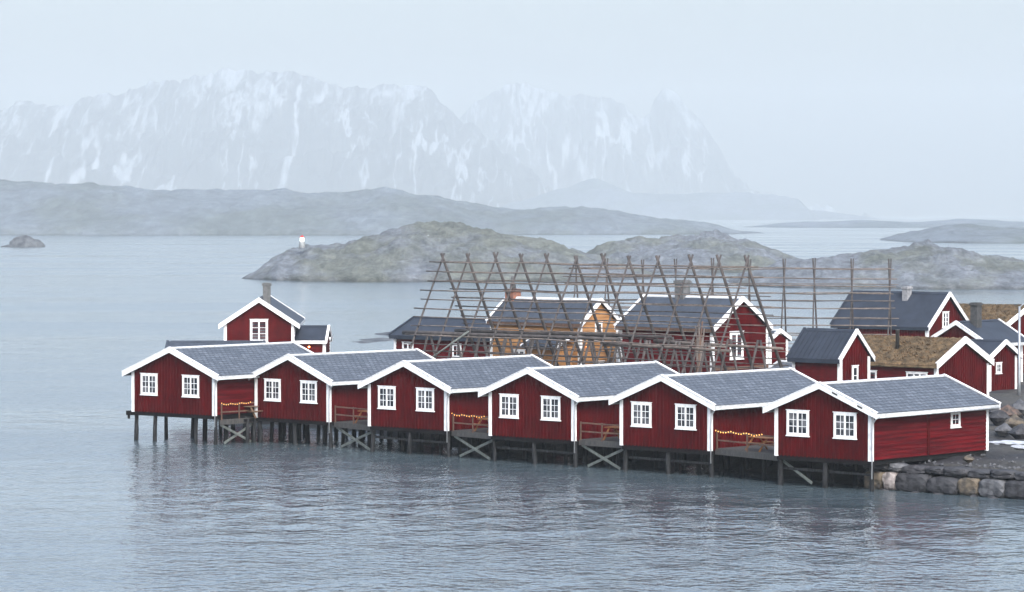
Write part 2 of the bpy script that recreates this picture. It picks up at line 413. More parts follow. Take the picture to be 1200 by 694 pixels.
        for c in range(cols):
            c0, c1 = gl + c * cw, gl + (c + 1) * cw
            if c > 0: bx(c0 - .055, c0 + .055, .043, .072, gb, gt)
            for k in range(1, sub): xx = c0 + (c1 - c0) * k / sub; bx(xx - .014, xx + .014, .043, .058, gb, gt)
            for k in range(1, rows): zz = gb + (gt - gb) * k / rows; bx(c0 + (.055 if c else 0), c1 - (.055 if c < cols - 1 else 0), .043, .059, zz - .016, zz + .016)
        w_ = mb.build(kind, casing, s.root)
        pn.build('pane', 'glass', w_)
        return w_
    def box_part(s, name, a, b, m): return MB().box(a, b).build(name, m, s.root)
    def chimney(s, x, y, wx, wy, z0, z1, m='brick', capm='brick', pot=False):
        mb = MB().box((x - wx / 2, y - wy / 2, z0), (x + wx / 2, y + wy / 2, z1)).box((x - wx / 2 - .07, y - wy / 2 - .07, z1 - .22), (x + wx / 2 + .07, y + wy / 2 + .07, z1 - .06))
        o = mb.build('chimney', m, s.root)
        if pot: MB().tube([(x, y, z1), (x, y, z1 + .9)], [.22, .12], 8).build('chimney_cowl', capm, o)
        return o

def wall_lamp(H, pos):
    mb = MB().box((pos[0] - .05, pos[1] - .05, pos[2] + .06), (pos[0] + .05, pos[1] + .05, pos[2] + .14))
    o = mb.build('wall_lamp', 'wire', H.root)
    MB().tube([(pos[0], pos[1], pos[2] - .07), (pos[0], pos[1], pos[2]), (pos[0], pos[1], pos[2] + .06)], [.03, .085, .05], 8).build('lamp_bulb', 'lampwarm', o)

# ------------------------------------------------------------------ the six cabins on piles
A0 = R(42.5)
CAB = [(-25.07, 214.03, R(38.7), 7.49, .25), (-16.76, 211.84, R(42.8), 6.88, 0), (-8.99, 203.54, R(42.5), 6.75, -.02),
       (-1.34, 195.73, R(42.5), 6.78, -.09), (6.33, 188.28, R(43.2), 6.74, -.13), (14.55, 178.65, R(42.2), 6.46, -.01)]
CLAB = ['leftmost red cabin of the pier row, daylight showing between its piles',
        'second red cabin from the left in the pier row',
        'third red cabin from the left in the pier row',
        'fourth red cabin from the left in the pier row, before the ochre house',
        'fifth red cabin from the left in the pier row',
        'rightmost red cabin of the pier row, long side wall above the quay stones']
def uv(a): return Vector((math.cos(a), -math.sin(a), 0)), Vector((math.sin(a), math.cos(a), 0))
cab_objs = []
for i, (x, y, a, w, dz) in enumerate(CAB):
    d = 11.1; h = 2.6
    H = House('pile_cabin', CLAB[i], 'cabin', (x, y, DECK + dz), -a, w, d, h, .39, os_=.59, of=.33, wall='red', roof='slate',
              side='red_lit' if i in (0, 5) else 'red', clad='v' + ('h' if i in (0, 5) else 'v') * 2 + 'v', group='red cabins on piles along the pier')
    H.window('front', w * (.24 if i else .21), 1.12, 1.50, 1.38); H.window('front', w * (.735 if i else .72), 1.12, 1.50, 1.38)
    if i == 5:
        H.window('right', d * .71, 1.42, .92, .86, cols=1, sub=2, rows=2, case=.16)
        H.box_part('batten', (w + .03, d * .475 - .12, 0), (w + .08, d * .475 + .12, h - .02), 'red')
        for tt in (.28, .72):   # two small dark vents on the right bargeboard
            xx = w / 2 + tt * (w / 2 + .59); zz = h + .39 * (w - xx) + .08
            MB().prism([(xx - .17, -.40, zz + .066 - .03), (xx + .17, -.40, zz - .066 - .03), (xx + .17, -.40, zz - .066 + .06), (xx - .17, -.40, zz + .066 + .06)], (0, .03, 0)).build('vent_slot', 'wire', H.root)
    # floor frame
    MB().box((.05, .05, -.28), (w - .05, d - .05, -.002)).build('floor_frame', 'darkwood', H.root)
    # piles
    for r_, yy in enumerate((.25, 3.0, 5.6, 8.2, 10.7)):
        cols = (0.12, .25 * w, .5 * w, .75 * w, w - .12) if i == 0 or r_ else (0.14, .5 * w, w - .14)
        for xx in cols:
            if i == 0 and r_ > 0 and xx == .25 * w: continue
            if i == 0 and r_ == 0 and xx == .5 * w: continue
            jx, jy = rnd.uniform(-.12, .12), rnd.uniform(-.08, .08); rr = rnd.uniform(.12, .165)
            MB().tube([(xx + jx, yy + jy, -3.2), (xx + jx * .5, yy, -1.2), (xx, yy, -.2)], [rr * 1.08, rr, rr * .95], 9).build('pile', 'pile', H.root)
    # low horizontal ties between front piles
    if i >= 2:
        MB().bar((.2, .42, -.75), (w - .2, .42, -.82), .05, .14).build('tie_beam', 'pile', H.root)
    # downpipe at the right front corner
    MB().tube([(w + .56, -.12, h - .28), (w + .40, -.12, h - .34), (w + .17, -.12, h - .62), (w + .15, -.12, h - 1.2), (w + .15, -.12, -.75 if i != 5 else -1.0)], .042, 7).build('downpipe', 'pipe', H.root)
    MB().tube([(w + .67, -.2, h - .25), (w + .67, d + .2, h - .22)], .055, 7).build('gutter', 'greywhite', H.root)
    cab_objs.append(H)

# decks between the cabins
def corner(i, lx, ly):
    x, y, a, w, dz = CAB[i]; u, v = uv(a)
    return Vector((x, y, 0)) + u * lx + v * ly
def picnic_table(loc, rot, m, label):
    t = empty('picnic_table', loc, rot, label=label, cat='picnic table', group='picnic tables on the cabin terraces')
    mb = MB()
    for k in range(5): mb.box((-.95, -.38 + k * .155, .72), (.95, -.245 + k * .155, .76))
    mb.build('tabletop', m, t)
    for s_ in (-1, 1):
        mb = MB()
        for k in range(2): y0 = s_ * .66 - .13 + k * .14; mb.box((-.95, y0, .43), (.95, y0 + .12, .47))
        mb.build('bench', m, t)
    for sx in (-.68, .68):
        for s_ in (-1, 1): MB().bar((sx + .001 * s_, s_ * .74, 0), (sx + .001 * s_, s_ * .22, .718), .05, .12, up=(1, 0, 0)).build('leg', m, t)
        MB().box((sx + .03, -.80, .36), (sx + .075, .80, .428)).build('crossbar', m, t)
    return t
DLAB = ['first cabin gap from the left', 'second cabin gap from the left',
        'third cabin gap from the left', 'fourth cabin gap from the left',
        'rightmost cabin gap']
for i in range(5):
    p = corner(i, CAB[i][3] + .12, .45); q = corner(i + 1, -.12, .45 if i else .2)
    dirn = (q - p); L = dirn.length; rot = math.atan2(dirn.y, dirn.x)
    D = empty('timber_terrace', (p.x, p.y, DECK), rot, label='plank terrace with brown railing in the ' + DLAB[i], cat='terrace', group='terraces between the cabins')
    # in the local frame x runs to the next cabin; the terrace goes back along the cabin wall
    u, v = uv(CAB[i + 1][2]); c_, s_ = math.cos(-rot), math.sin(-rot)
    vl = Vector((v.x * c_ - v.y * s_, v.x * s_ + v.y * c_, 0)); dep = 7.5
    mb = MB(); n = 30
    for k in range(n):
        o0 = vl * (k * dep / n); o1 = vl * ((k + .92) * dep / n)
        mb.prism([o0 + Vector((0, 0, -.10)), Vector((L, 0, -.10)) + o0, Vector((L, 0, -.10)) + o1, o1 + Vector((0, 0, -.10))], (0, 0, .05))
    mb.build('planking', 'plank', D)
    MB().box((-.1, -.05, -.40), (L + .1, .02, -.08)).build('front_beam', 'plank', D)
    for k in range(3): MB().bar(vl * (2 + k * 2.4) + Vector((0, 0, -.2)), vl * (2 + k * 2.4) + Vector((L, 0, -.2)), .12, .18).build('joist', 'darkwood', D)
    for zz in (.42, .92): MB().bar((0, -.01, zz), (L, -.01, zz), .05, .085).build('rail', 'railwood', D)
    for k in range(3): MB().box((k * L / 2 - .04 + (.05 if k == 0 else -.05 if k == 2 else 0), -.055, -.1), (k * L / 2 + .04 + (.05 if k == 0 else -.05 if k == 2 else 0), .0, 1.0)).build('rail_post', 'railwood', D)
    if i < 4:
        MB().bar((.05, .08, -.40), (L - .45, .10, -1.62), .06, .15).build('brace', 'brace', D)
        MB().bar((L - .05, .16, -.40), (.45, .18, -1.62), .06, .15).build('brace', 'brace', D)
    else:
        MB().bar((L + .2, .1, -.35), (L + 2.2, .6, -1.5), .06, .15).build('brace', 'brace', D)
    for xx, yy in ((.15, 2.2), (L * .55, 1.2)):
        o = Vector((xx, 0, 0)) + vl * yy
        MB().tube([(o.x, o.y, -3), (o.x, o.y, -.12)], .12, 8).build('pile', 'pile', D)
    # fairy lights along the rail
    if i in (0, 2, 4):
        base = D.matrix_world
        Z = Matrix.Rotation(rot, 4, 'Z'); T0 = Vector((p.x, p.y, DECK))
        fl = empty('string_lights', tuple(T0 + Vector((0, 0, .9))), rot, label='amber string lights on the railing in the ' + DLAB[i], cat='string lights', group='strings of amber lights')
        mb = MB(); bulbs = MB(); nb = 18 if i == 4 else 13; ext = L * (.80 if i != 4 else .75)
        pts = []
        for k in range(nb + 1):
            t = k / nb; pts.append((t * ext, -.08, .12 - .10 * abs(math.sin(t * math.pi * 3)) + rnd.uniform(-.02, .02)))
        mb.tube(pts, .009, 5).build('cable', 'wire', fl)
        rb = .020 if i == 4 else .014
        for (bx_, by_, bz_) in pts: bulbs.tube([(bx_, by_ - .01, bz_ - .07), (bx_, by_ - .01, bz_ - .035), (bx_, by_ - .01, bz_)], [rb * .5, rb, rb * .4], 6)
        bo = bulbs.build('bulbs', 'amber', fl)
    # table
    c = Vector((p.x, p.y, 0)) + dirn * (.62 if i < 4 else .55) + v * (1.15)
    picnic_table((c.x, c.y, DECK - .05), rot + (.08 if i % 2 else -.05), 'oldtable' if i in (0,) else 'tablewood',
                 ('darkened' if i == 0 else 'orange') + ' picnic table in the ' + DLAB[i])

# small landing beam left of the first cabin
p = corner(0, -.62, .1)
mb = MB().box((0, -.1, -.30), (.55, 2.2, -.02)).box((.04, 0, -.55), (.16, .12, -.30))
tag(mb.build('mooring_ledge', 'darkwood', None, (p.x, p.y, DECK + .25), -CAB[0][2]), 'small dark timber ledge sticking out at the left corner of the leftmost cabin', 'ledge')

# ------------------------------------------------------------------ the islet
POLY = [(19.3, 176.9), (41, 157.3), (60, 140), (115, 150), (120, 300), (40, 305), (2, 296), (-14, 284), (-24, 266), (-24.5, 250), (-23.6, 238), (-18.5, 230.5),
        (-10.5, 222.5), (-6.0, 210.0), (1.2, 202.2), (9.0, 194.8), (15.8, 184.5)]
def seg_d(px, py, a, b):
    dx, dy = b[0] - a[0], b[1] - a[1]; t = max(0, min(1, ((px - a[0]) * dx + (py - a[1]) * dy) / (dx * dx + dy * dy)))
    return math.hypot(px - a[0] - t * dx, py - a[1] - t * dy)
def inside(px, py):
    c = False; n = len(POLY)
    for i in range(n):
        a, b = POLY[i], POLY[i - 1]
        if (a[1] > py) != (b[1] > py) and px < (b[0] - a[0]) * (py - a[1]) / (b[1] - a[1]) + a[0]: c = not c
    return c
def sstep(a, b, x):
    t = max(0, min(1, (x - a) / (b - a))); return t * t * (3 - 2 * t)
def ground_z(x, y):
    ins = inside(x, y)
    dw = min(seg_d(x, y, POLY[0], POLY[1]), seg_d(x, y, POLY[1], POLY[2]))
    do = min(seg_d(x, y, POLY[i], POLY[(i + 1) % len(POLY)]) for i in range(len(POLY)) if i not in (0, 1))
    sd = min(dw, do) if ins else -min(dw, do)
    nz = noise.fractal(Vector((x * .35, y * .35, 3)), .8, 2.0, 5) * .22
    if not ins:
        return max(-2.2, -abs(sd) * (.55 if do < dw else 3) - .1 + nz * .6)
    shore = sstep(0, 4.5, do + nz * 2) * 1.5 + (sstep(0, 6, do) * nz * 2.2)
    wallz = 1.44 * sstep(.1, .45, dw)
    hgt = min(shore, wallz) if dw > 1e-3 else 0
    far = min(dw, do)
    hgt += .62 * sstep(10, 38, far) + nz * .25 * sstep(.3, 3, far)
    return hgt
def build_ground():
    x0, x1, y0, y1, st = -42, 122, 136, 312, .9
    nx, ny = int((x1 - x0) / st), int((y1 - y0) / st)
    vs = []; fs = []
    for j in range(ny + 1):
        for i in range(nx + 1):
            x, y = x0 + i * st, y0 + j * st
            vs.append((x, y, ground_z(x, y)))
    w = nx + 1
    for j in range(ny):
        for i in range(nx):
            k = j * w + i
            if max(vs[k][2], vs[k + 1][2], vs[k + w][2], vs[k + w + 1][2]) > -1.5: fs.append((k, k + 1, k + w + 1, k + w))
    mb = MB(); mb.v = vs; mb.f = fs; mb.sm = [True] * len(fs)
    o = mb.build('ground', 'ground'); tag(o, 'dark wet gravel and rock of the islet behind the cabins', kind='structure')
    return o
build_ground()

# ------------------------------------------------------------------ rocks
def rock_mb(rx, ry, rz, seed, block=0.0, sub=3, amp=.22):
    bm = bmesh.new(); bmesh.ops.create_icosphere(bm, subdivisions=sub, radius=1)
    off = Vector((seed * 7.13, seed * 3.7, seed * 1.9)); mb = MB()
    for v in bm.verts:
        c = v.co.copy()
        if block:
            p = 1 / (1 - block * .76); q = (abs(c.x) ** p + abs(c.y) ** p + abs(c.z) ** p) ** (1 / p); c = c / q
        n_ = noise.fractal(c * 1.1 + off, .9, 2.0, 4)
        # facetted look
        cell = noise.cell(c * 1.7 + off)
        c = c * (1 + amp * n_ + .05 * (cell - .5))
        v.co = Vector((c.x * rx, c.y * ry, c.z * rz))
    vs = [v.co.copy() for v in bm.verts]; fs = [tuple(v.index for v in f.verts) for f in bm.faces]; bm.free()
    mb.poly(vs, fs, False); return mb

# quay wall: two courses of big blocks following the water's edge
wa, wb = Vector((19.35, 176.7, 0)), Vector((41, 157.1, 0)); wd = (wb - wa).normalized(); Lw = (wb - wa).length
wroot = empty('quay_wall', tuple(wa), math.atan2(wd.y, wd.x), label='dry stone quay wall of big granite blocks right of the cabins', cat='wall')
t = 0; k = 0
lower = [(1.15, 'stone_tan'), (.72, 'stone_white'), (1.9, 'stone_dark'), (1.7, 'stone_dark'), (1.2, 'stone_tan'), (1.5, 'stone_grey'), (1.8, 'stone_dark'), (1.3, 'stone_tan'), (1.6, 'stone_dark'), (1.7, 'stone_grey'),
         (1.4, 'stone_dark'), (1.8, 'stone_tan'), (1.5, 'stone_dark'), (1.4, 'stone_grey'), (1.6, 'stone_dark'), (1.5, 'stone_tan'), (1.7, 'stone_dark'), (1.6, 'stone_grey'), (1.5, 'stone_dark')]
for ln, m_ in lower:
    hgt = rnd.uniform(.46, .54)
    ln *= 1.12
    if t + ln > Lw: break
    rock_mb(ln / 2 * 1.02, .55, hgt, 10 + k, 1.12, amp=.09).build('stone_block', m_, wroot, (t + ln / 2, rnd.uniform(-.06, .06) + .1, .45 + rnd.uniform(-.03, .05)), rnd.uniform(-.04, .04))
    t += ln; k += 1
t = -.2
while t < Lw:
    ln = rnd.uniform(.8, 1.7); hg = rnd.uniform(.22, .30)
    m_ = rnd.choice(['stone_dark', 'stone_grey', 'stone_dark', 'stone_dark', 'stone_tan', 'stone_grey'])
    rock_mb(ln / 2 * 1.03, .6, hg, 60 + k, 1.0, amp=.16).build('cap_stone', m_, wroot, (t + ln / 2, .35 + rnd.uniform(-.1, .1), 1.16 + rnd.uniform(-.05, .06)), rnd.uniform(-.08, .08))
    t += ln; k += 1
t = 1.0
while t < Lw:
    ln = rnd.uniform(.7, 1.5)
    rock_mb(ln / 2, .45, .20, 160 + k, .3, amp=.25).build('foot_stone', 'stone_dark', wroot, (t + ln / 2, -.45 + rnd.uniform(-.15, .1), -.10), rnd.uniform(-.3, .3))
    t += ln + rnd.uniform(.3, 1.2); k += 1

def at(px, Y): return (px - 600) / 3800 * Y     # sideways offset of a sight line at distance Y, used once to lay out the plan

# pale boulder beside the long wall of the last cabin
def boulder(x, y, r, m_, label, seed, group='boulders on the quay', sink=.3, name='boulder'):
    z = ground_z(x, y)
    o = rock_mb(r[0], r[1], r[2], seed, .2).build(name, m_, None, (x, y, z + r[2] * (1 - sink)), seed * .7)
    tag(o, label, 'boulder', group); return o
boulder(at(1136, 175.4), 175.4, (.42, .4, .26), 'stone_tan', 'low rounded yellowish boulder lying on the gravel by the rightmost cabin', 3, None, .15)
BR = [(1182, 205, (.9, .8, .6), 'stone_pink', 'rust red boulder, highest of the heap on the right edge behind the cabin'),
      (1191, 200, (1.0, .8, .55), 'stone_tan', 'tan flat boulder in the heap on the right edge'),
      (1171, 203, (.8, .7, .6), 'stone_dark', 'black boulder at the left end of the heap on the right edge'),
      (1178, 197, (.7, .7, .45), 'stone_grey', 'small grey boulder at the front of the heap on the right edge'),
      (1199, 195, (1.0, .9, .6), 'stone_dark', 'dark boulder at the front of the heap, cut by the right edge'),
      (1196, 208, (.9, .7, .7), 'stone_grey', 'grey upright boulder at the back of the heap by the right edge'),
      (1168, 209, (.7, .6, .4), 'stone_dark', 'low black boulder behind the heap, nearest the turf roofed house')]
for k, (px, Y, r_, m_, lb) in enumerate(BR): boulder(at(px, Y), Y, r_, m_, lb, 20 + k, 'boulder heap on the right edge', .15)
# snow patch and shore rocks
def patch(px, Y, rx, ry, label, seed):
    x = at(px, Y); z = ground_z(x, Y)
    o = rock_mb(rx, ry, .10, seed, 0, 4, .35).build('snow_patch', 'snow', None, (x, Y, z + .0), .2); tag(o, label, 'snow patch')
patch(1187, 190, 1.1, 1.5, 'melting patch of snow on the dark gravel at the right edge', 5)
patch(1198, 187.5, .6, .9, 'smaller snow scrap just in front of the big patch at the right edge', 6)
gb = MB(); gr_ = random.Random(5)
for _ in range(420):
    t_ = gr_.uniform(.3, 26); o_ = gr_.uniform(.6, 9.0) if gr_.random() < .5 else gr_.uniform(.5, 2.2)
    q_ = wa + wd * t_ + Vector((-wd.y, wd.x, 0)) * o_
    if (q_ - Vector((19.3, 176.9, 0))).dot(Vector((wd.x, wd.y, 0))) < 1.0 and o_ > 1: continue
    r_ = gr_.uniform(.035, .16); k0 = len(gb.v)
    rk_ = rock_mb(r_, r_ * gr_.uniform(.6, 1), r_ * .6, _ + 300, .2, 1, .3); z_ = ground_z(q_.x, q_.y)
    gb.poly([(v[0] + q_.x, v[1] + q_.y, v[2] + z_ + r_ * .2) for v in rk_.v], rk_.f)
tag(gb.build('gravel_stones', 'stone_grey'), 'loose grey stones strewn over the quay', kind='stuff')
k = 0
for (px, Y) in [(1020, 178.5), (1000, 182.5), (985, 184), (958, 188), (935, 190), (905, 193), (870, 195), (842, 197), (800, 200), (760, 201.5), (720, 204), (690, 206), (640, 208), (600, 211), (560, 214), (520, 218), (480, 221)]:
    k += 1
    x = at(px, Y); s_ = rnd.uniform(.7, 1.3)
    o = rock_mb(1.2 * s_, .9 * s_, .6 * s_, 200 + k, .3).build('shore_rock', rnd.choice(['stone_dark', 'stone_dark', 'stone_grey']), None, (x, Y, max(-.1, ground_z(x, Y)) + .1), k)
    tag(o, 'dark wet shore rock in the shade under the cabins', 'rock', 'shore rocks under the cabins')

# ------------------------------------------------------------------ houses of the village
GZ = 1.95
a2 = R(42)
def rot2(a): return math.pi / 2 - a      # ridge runs left and away, gable looks right and near
# small metal roofed shed
H = House('metal_roof_shed', 'small steep red shed with ribbed dark metal roof behind the two rightmost cabins', 'shed', (20.76, 205.0, GZ), rot2(a2), 3.11, 3.7, 3.9, .98, wall='red', side='red2', roof='metalroof',
          os_=.3, of=.2, clad='vhhh', seams=.36, barge=.26, cap='metalroof', fascia='metalroof', backtrim='metalroof')
H.window('front', 1.55, 2.1, .62, 1.25, cols=1, sub=1, rows=2, case=.13)
# turf roofed house
H = House('turf_house', 'low red house with shaggy brown turf roof and broad white gable boards', 'house', (29.22, 223.0, GZ - .1), rot2(a2), 6.34, 8.6, 2.62, .49, wall='red', side='red2', roof='turfgreen',
          os_=.3, of=.25, clad='vhhh', barge=.42, cap=False, fascia=None, turf=True, thick=.22, backtrim='darkwood')
H.window('left', 1.6, .95, 1.75, 1.2, cols=3, sub=1, rows=2, case=.12)
H.window('left', 5.6, .95, 1.2, 1.2, cols=2, sub=1, rows=2, case=.12)
def turf_top(H, w, d, h, sl, os_, of, th, seed, dens=60, up=.08):
    mb = MB(); nx, ny = 44, 60
    for sg in (0, 1):
        base = len(mb.v)
        for j in range(ny + 1):
            for i in range(nx + 1):
                t_ = i / nx; x = -os_ - .04 + (w / 2 + os_ + .04) * t_
                if sg: x = w - x
                y = -of + .02 + (d + 2 * of - .04) * j / ny
                z = h + sl * min(x, w - x) + th + up + .07 * noise.fractal(Vector((x * 2, y * 2, seed)), .8, 2, 5)
                if i == 0: z -= .24
                mb.v.append((x, y, z))
        for j in range(ny):
            for i in range(nx):
                k_ = base + j * (nx + 1) + i; mb.f.append((k_, k_ + 1, k_ + nx + 2, k_ + nx + 1)); mb.sm.append(True)
    mb.build('turf_mat', 'turfgreen', H.root)
    gb = MB(); rr = random.Random(seed)
    for _ in range(int(d * (w + 1) * dens)):
        x = rr.uniform(-os_ - .05, w + os_ + .05); y = rr.uniform(-of, d + of)
        z = h + sl * min(x, w - x) + th + up - .02
        sg = -1 if x < w / 2 else 1
        l = rr.uniform(.12, .34); dx = sg * rr.uniform(.05, .28); dy = rr.uniform(-.15, .15); wv = rr.uniform(.02, .05)
        an = rr.uniform(0, math.pi); ax, ay = math.cos(an) * wv, math.sin(an) * wv
        drop = -l * .1 if abs(x - w / 2) < w / 2 + os_ - .25 else -l * .9
        gb.poly([(x - ax, y - ay, z), (x + ax, y + ay, z), (x + dx, y + dy, z + l * .5 + drop * (.9 if drop < -l * .5 else 1))], [(0, 1, 2)])
    g = gb.build('turf_grass', 'turf', H.root); tag(g, kind='stuff')
turf_top(H, 6.34, 8.6, 2.62, .49, .3, .25, .22, 4)
MB().tube([(1.6, 4.4, 3.2), (1.6, 4.4, 4.95), (1.6, 4.4, 5.0)], [.14, .14, .17], 10).build('stove_pipe', 'wire', H.root)
# small gabled house behind it
H = House('small_red_house', 'narrow red house with one small square gable window, right behind the turf roofed house', 'house', (34.78, 236.0, 1.75), rot2(a2), 3.5, 3.4, 2.78, .54, wall='red', side='red', roof='metalroof',
          os_=.35, of=.3, clad='vvhv', barge=.28, cap='metalroof')
H.window('front', 1.15, 1.55, .72, .78, cols=1, sub=2, rows=2, case=.13)
# long gabled house with chimney
H = House('chimney_house', 'red house with blind gable, dark roof and stout black chimney near the right edge', 'house', (32.17, 248.0, GZ), -a2, 4.7, 5.2, 3.3, .56, wall='red', side='red', roof='metalroof',
          os_=.5, of=.3, clad='vvvv', barge=.28, cap='metalroof')
H.chimney(2.9, 1.6, .62, .62, 4.0, 6.25, 'wetbrick')
# big dark roofed house
H = House('dark_roof_house', 'large red house with steep plain dark roof and grey chimney behind the turf roof', 'house', (33.06, 258.0, GZ), rot2(a2), 5.53, 9.0, 3.98, .90, wall='red', side='red2', roof='metalroof',
          os_=.22, of=.3, clad='vvhv', barge=.30, cap='metalroof', fascia='metalroof', backtrim='metalroof')
H.window('front', 2.5, 3.9, .85, 1.25, cols=2, sub=1, rows=3, case=.12)
for yy in (1.0, 4.4, 6.4): H.window('left', yy, 1.9, .95, 1.05, cols=2, sub=1, rows=2, case=.12)
H.chimney(2.3, 3.6, .6, .5, 5.5, 7.15, 'brick_grey')
# turf roofed house on the right edge, a terrace on its ridge side
H = House('hillside_turf_house', 'red house with orange brown turf roof cut off by the right edge of the view', 'house', (39.51, 262.0, GZ), rot2(a2), 7.84, 7.0, 3.55, .44, wall='red', side='red2', roof='turf',
          os_=.4, of=.3, clad='vhhv', barge=.34, cap=False, fascia=None, turf=True)
H.window('front', 1.55, 1.9, 1.5, 1.15, cols=2, sub=2, rows=2, case=.13)
turf_top(H, 7.84, 7.0, 3.55, .44, .4, .3, .2, 9)
MB().box((.5, 4.2, 3.8), (1.4, 5.0, 4.45)).build('roof_hatch', 'snow', H.root)
# raised terrace with railing behind it
Tq = empty('raised_terrace', (at(1180, 275), 275, 1.9), -.05, label='grey raised terrace with crossed railing above the turf roof on the right edge', cat='terrace')
MB().box((0, 0, 0), (7.5, 4, 4.35)).build('terrace_base', 'darkwood', Tq)
for k in range(5): MB().box((k * 1.8, -.05, 4.35), (k * 1.8 + .1, .05, 5.4)).build('rail_post', 'pile', Tq)
for zz in (4.8, 5.32): MB().box((0, -.03, zz), (7.4, .03, zz + .07)).build('rail', 'pile', Tq)
for k in range(4): MB().bar((k * 1.8 + .1, .0, 4.4), (k * 1.8 + 1.8, 0, 5.3), .04, .06).build('rail_brace', 'pile', Tq)

# yellow house
H = House('ochre_house', 'tall ochre yellow house with grey roof and brick chimney behind the drying racks', 'house', (4.69, 223.0, GZ), rot2(a2), 3.95, 8.3, 5.38, .77, wall='ochre', side='ochre', roof='feltroof',
          os_=.16, of=.25, clad='hhhh', barge=.26, fascia='railwood')
H.window('front', 1.9, 4.3, .75, 1.2, cols=1, sub=2, rows=2, case=.12)
H.window('front', 1.95, 1.6, 1.0, 1.2, cols=2, sub=1, rows=3, case=.12)
H.window('left', 5.6, 2.3, 1.1, 1.2, cols=2, sub=1, rows=3, case=.12)
H.chimney(1.975, 8.0, .85, .75, 6.0, 7.7, 'brick_red', 'brick', True)
# its porch: a low gabled wing in front of the long wall
mb = MB().box((-1.8, .7, 0), (-.04, 3.4, 3.82)); pw = mb.build('porch_wall', 'ochre', H.root)
MB().prism([(-2.0, .45, 3.78), (-2.0, .45, 3.93), (-.04, .45, 4.83), (-.04, .45, 4.68)], (0, 3.2, 0)).build('porch_roof', 'feltroof', H.root)
for yy in (.38, 3.66): MB().prism([(-2.05, yy, 3.72), (-2.05, yy, 3.98), (-.05, yy, 4.90), (-.05, yy, 4.64)], (0, .06, 0)).build('porch_bargeboard', 'white', H.root)
wall_lamp(H, (.6, -.15, 3.85))
# low red building at left of the racks
H = House('low_red_building', 'long low red building with dark roof behind the left end of the racks', 'building', (-.62, 236.0, GZ), rot2(a2), 5.0, 11.0, 3.85, .46, wall='red2', side='red2', roof='metalroof',
          os_=.3, of=.3, clad='hhhh', barge=.2, cap='metalroof', fascia='metalroof', trim='metalroof')
H.window('left', 9.6, 2.45, 1.15, .95, cols=2, sub=1, rows=2, case=.14); H.window('left', 4.6, 2.4, .9, 1.0, cols=1, sub=2, rows=2, case=.14)
# red two storey house
H = House('tall_red_house', 'two storey red house with white loft door frame behind the right part of the racks', 'house', (13.36, 216.0, GZ), rot2(a2), 5.96, 8.0, 5.3, .635, wall='red', side='red2', roof='feltroof',
          os_=.22, of=.28, clad='hhhh', barge=.30, fascia='railwood')
H.window('front', 2.55, 3.25, 1.45, 1.85, cols=2, sub=1, rows=2, case=.2, kind='loft_window')
H.window('front', 2.3, .75, 1.55, 1.45, cols=2, sub=1, rows=3, case=.2)
H.window('left', 1.7, .75, 1.3, 1.45, cols=2, sub=1, rows=3, case=.18); H.window('left', 5.1, .9, 1.1, 1.3, cols=2, sub=1, rows=3, case=.16)
H.chimney(3.0, 5.0, .75, .75, 6.4, 8.5, 'brick')
H.box_part('band_board', (-.06, -.075, 2.55), (5.96 + .06, -.04, 2.75), 'railwood')
wall_lamp(H, (-.2, 4.9, 2.95))
# its annex on the right
H = House('white_cornered_annex', 'narrow red annex with white corner boards peeping out right of the tall red house', 'annex', (at(902, 226), 226.0, GZ), rot2(a2), 2.0, 2.5, 4.2, .5, wall='red', side='red2', roof='feltroof', os_=.2, of=.2, clad='hhhh', barge=.24)
# little grey roof right of it
H = House('low_grey_shed', 'low shed with pale blue grey roof just left of the metal roofed shed', 'shed', (at(938, 222), 222.0, GZ), rot2(R(50)), 3.0, 3.2, 1.9, .45, wall='darkwood', roof='slate', os_=.25, of=.2, clad='vvvv', barge=.16, trim='greywhite', corner=None)

# left hut with the steep gable
H = House('chimney_hut', 'red gabled hut with one white window and grey chimney above the leftmost cabins', 'hut', (-21.73, 245.0, GZ), R(2), 5.21, 14.0, 4.7, .66, wall='red', side='red2', roof='metalroof',
          os_=.42, of=.3, clad='hhhh', barge=.34, cap='metalroof')
H.window('front', 2.6, 3.32, 1.35, 1.7, cols=2, sub=1, rows=3, case=.17)
H.chimney(3.1, 2.2, .58, .55, 5.9, 7.75, 'brick')
H = House('hut_annex', 'small red annex with black roof and wall lamp at the right of the chimney hut', 'annex', (at(380.5, 246), 246.2, GZ), math.pi / 2 - R(3), 3.2, 2.2, 3.35, .55, wall='red', side='red2', roof='metalroof',
          os_=.25, of=.15, clad='hhhh', barge=.26, cap='metalroof', fascia='white')
wall_lamp(H, (-.15, 1.2, 2.9))
MB().tube([(3.2 * .1, -.3, 3.5), (3.2 * .1, -.42, 3.5)], .14, 10).build('round_vent', 'white', H.root)
H = House('long_metal_roof_store', 'long low store with dull blue metal roof behind the leftmost cabin', 'store', (at(304, 234.5), 234.5, GZ), math.pi / 2 + R(1), 5.2, 6.6, 2.55, .36, wall='red2', side='red2', roof='feltroof',
          os_=.3, of=.2, clad='hhhh', barge=.16, cap='feltroof', fascia='feltroof', trim='feltroof', seams=.5)

# ------------------------------------------------------------------ drying racks
def pole(root, p, q, r, m_, name='pole', bend=.05):
    p, q = Vector(p), Vector(q); n = max(2, int((q - p).length / 3)); pts = []
    for k in range(n + 1):
        t_ = k / n; o = Vector((rnd.uniform(-bend, bend), rnd.uniform(-bend, bend), rnd.uniform(-bend, bend))) * (1 if 0 < k < n else 0)
        pts.append(p.lerp(q, t_) + o)
    return MB().tube(pts, [r * (1 - .25 * k / n) for k in range(n + 1)], 6).build(name, m_, root)

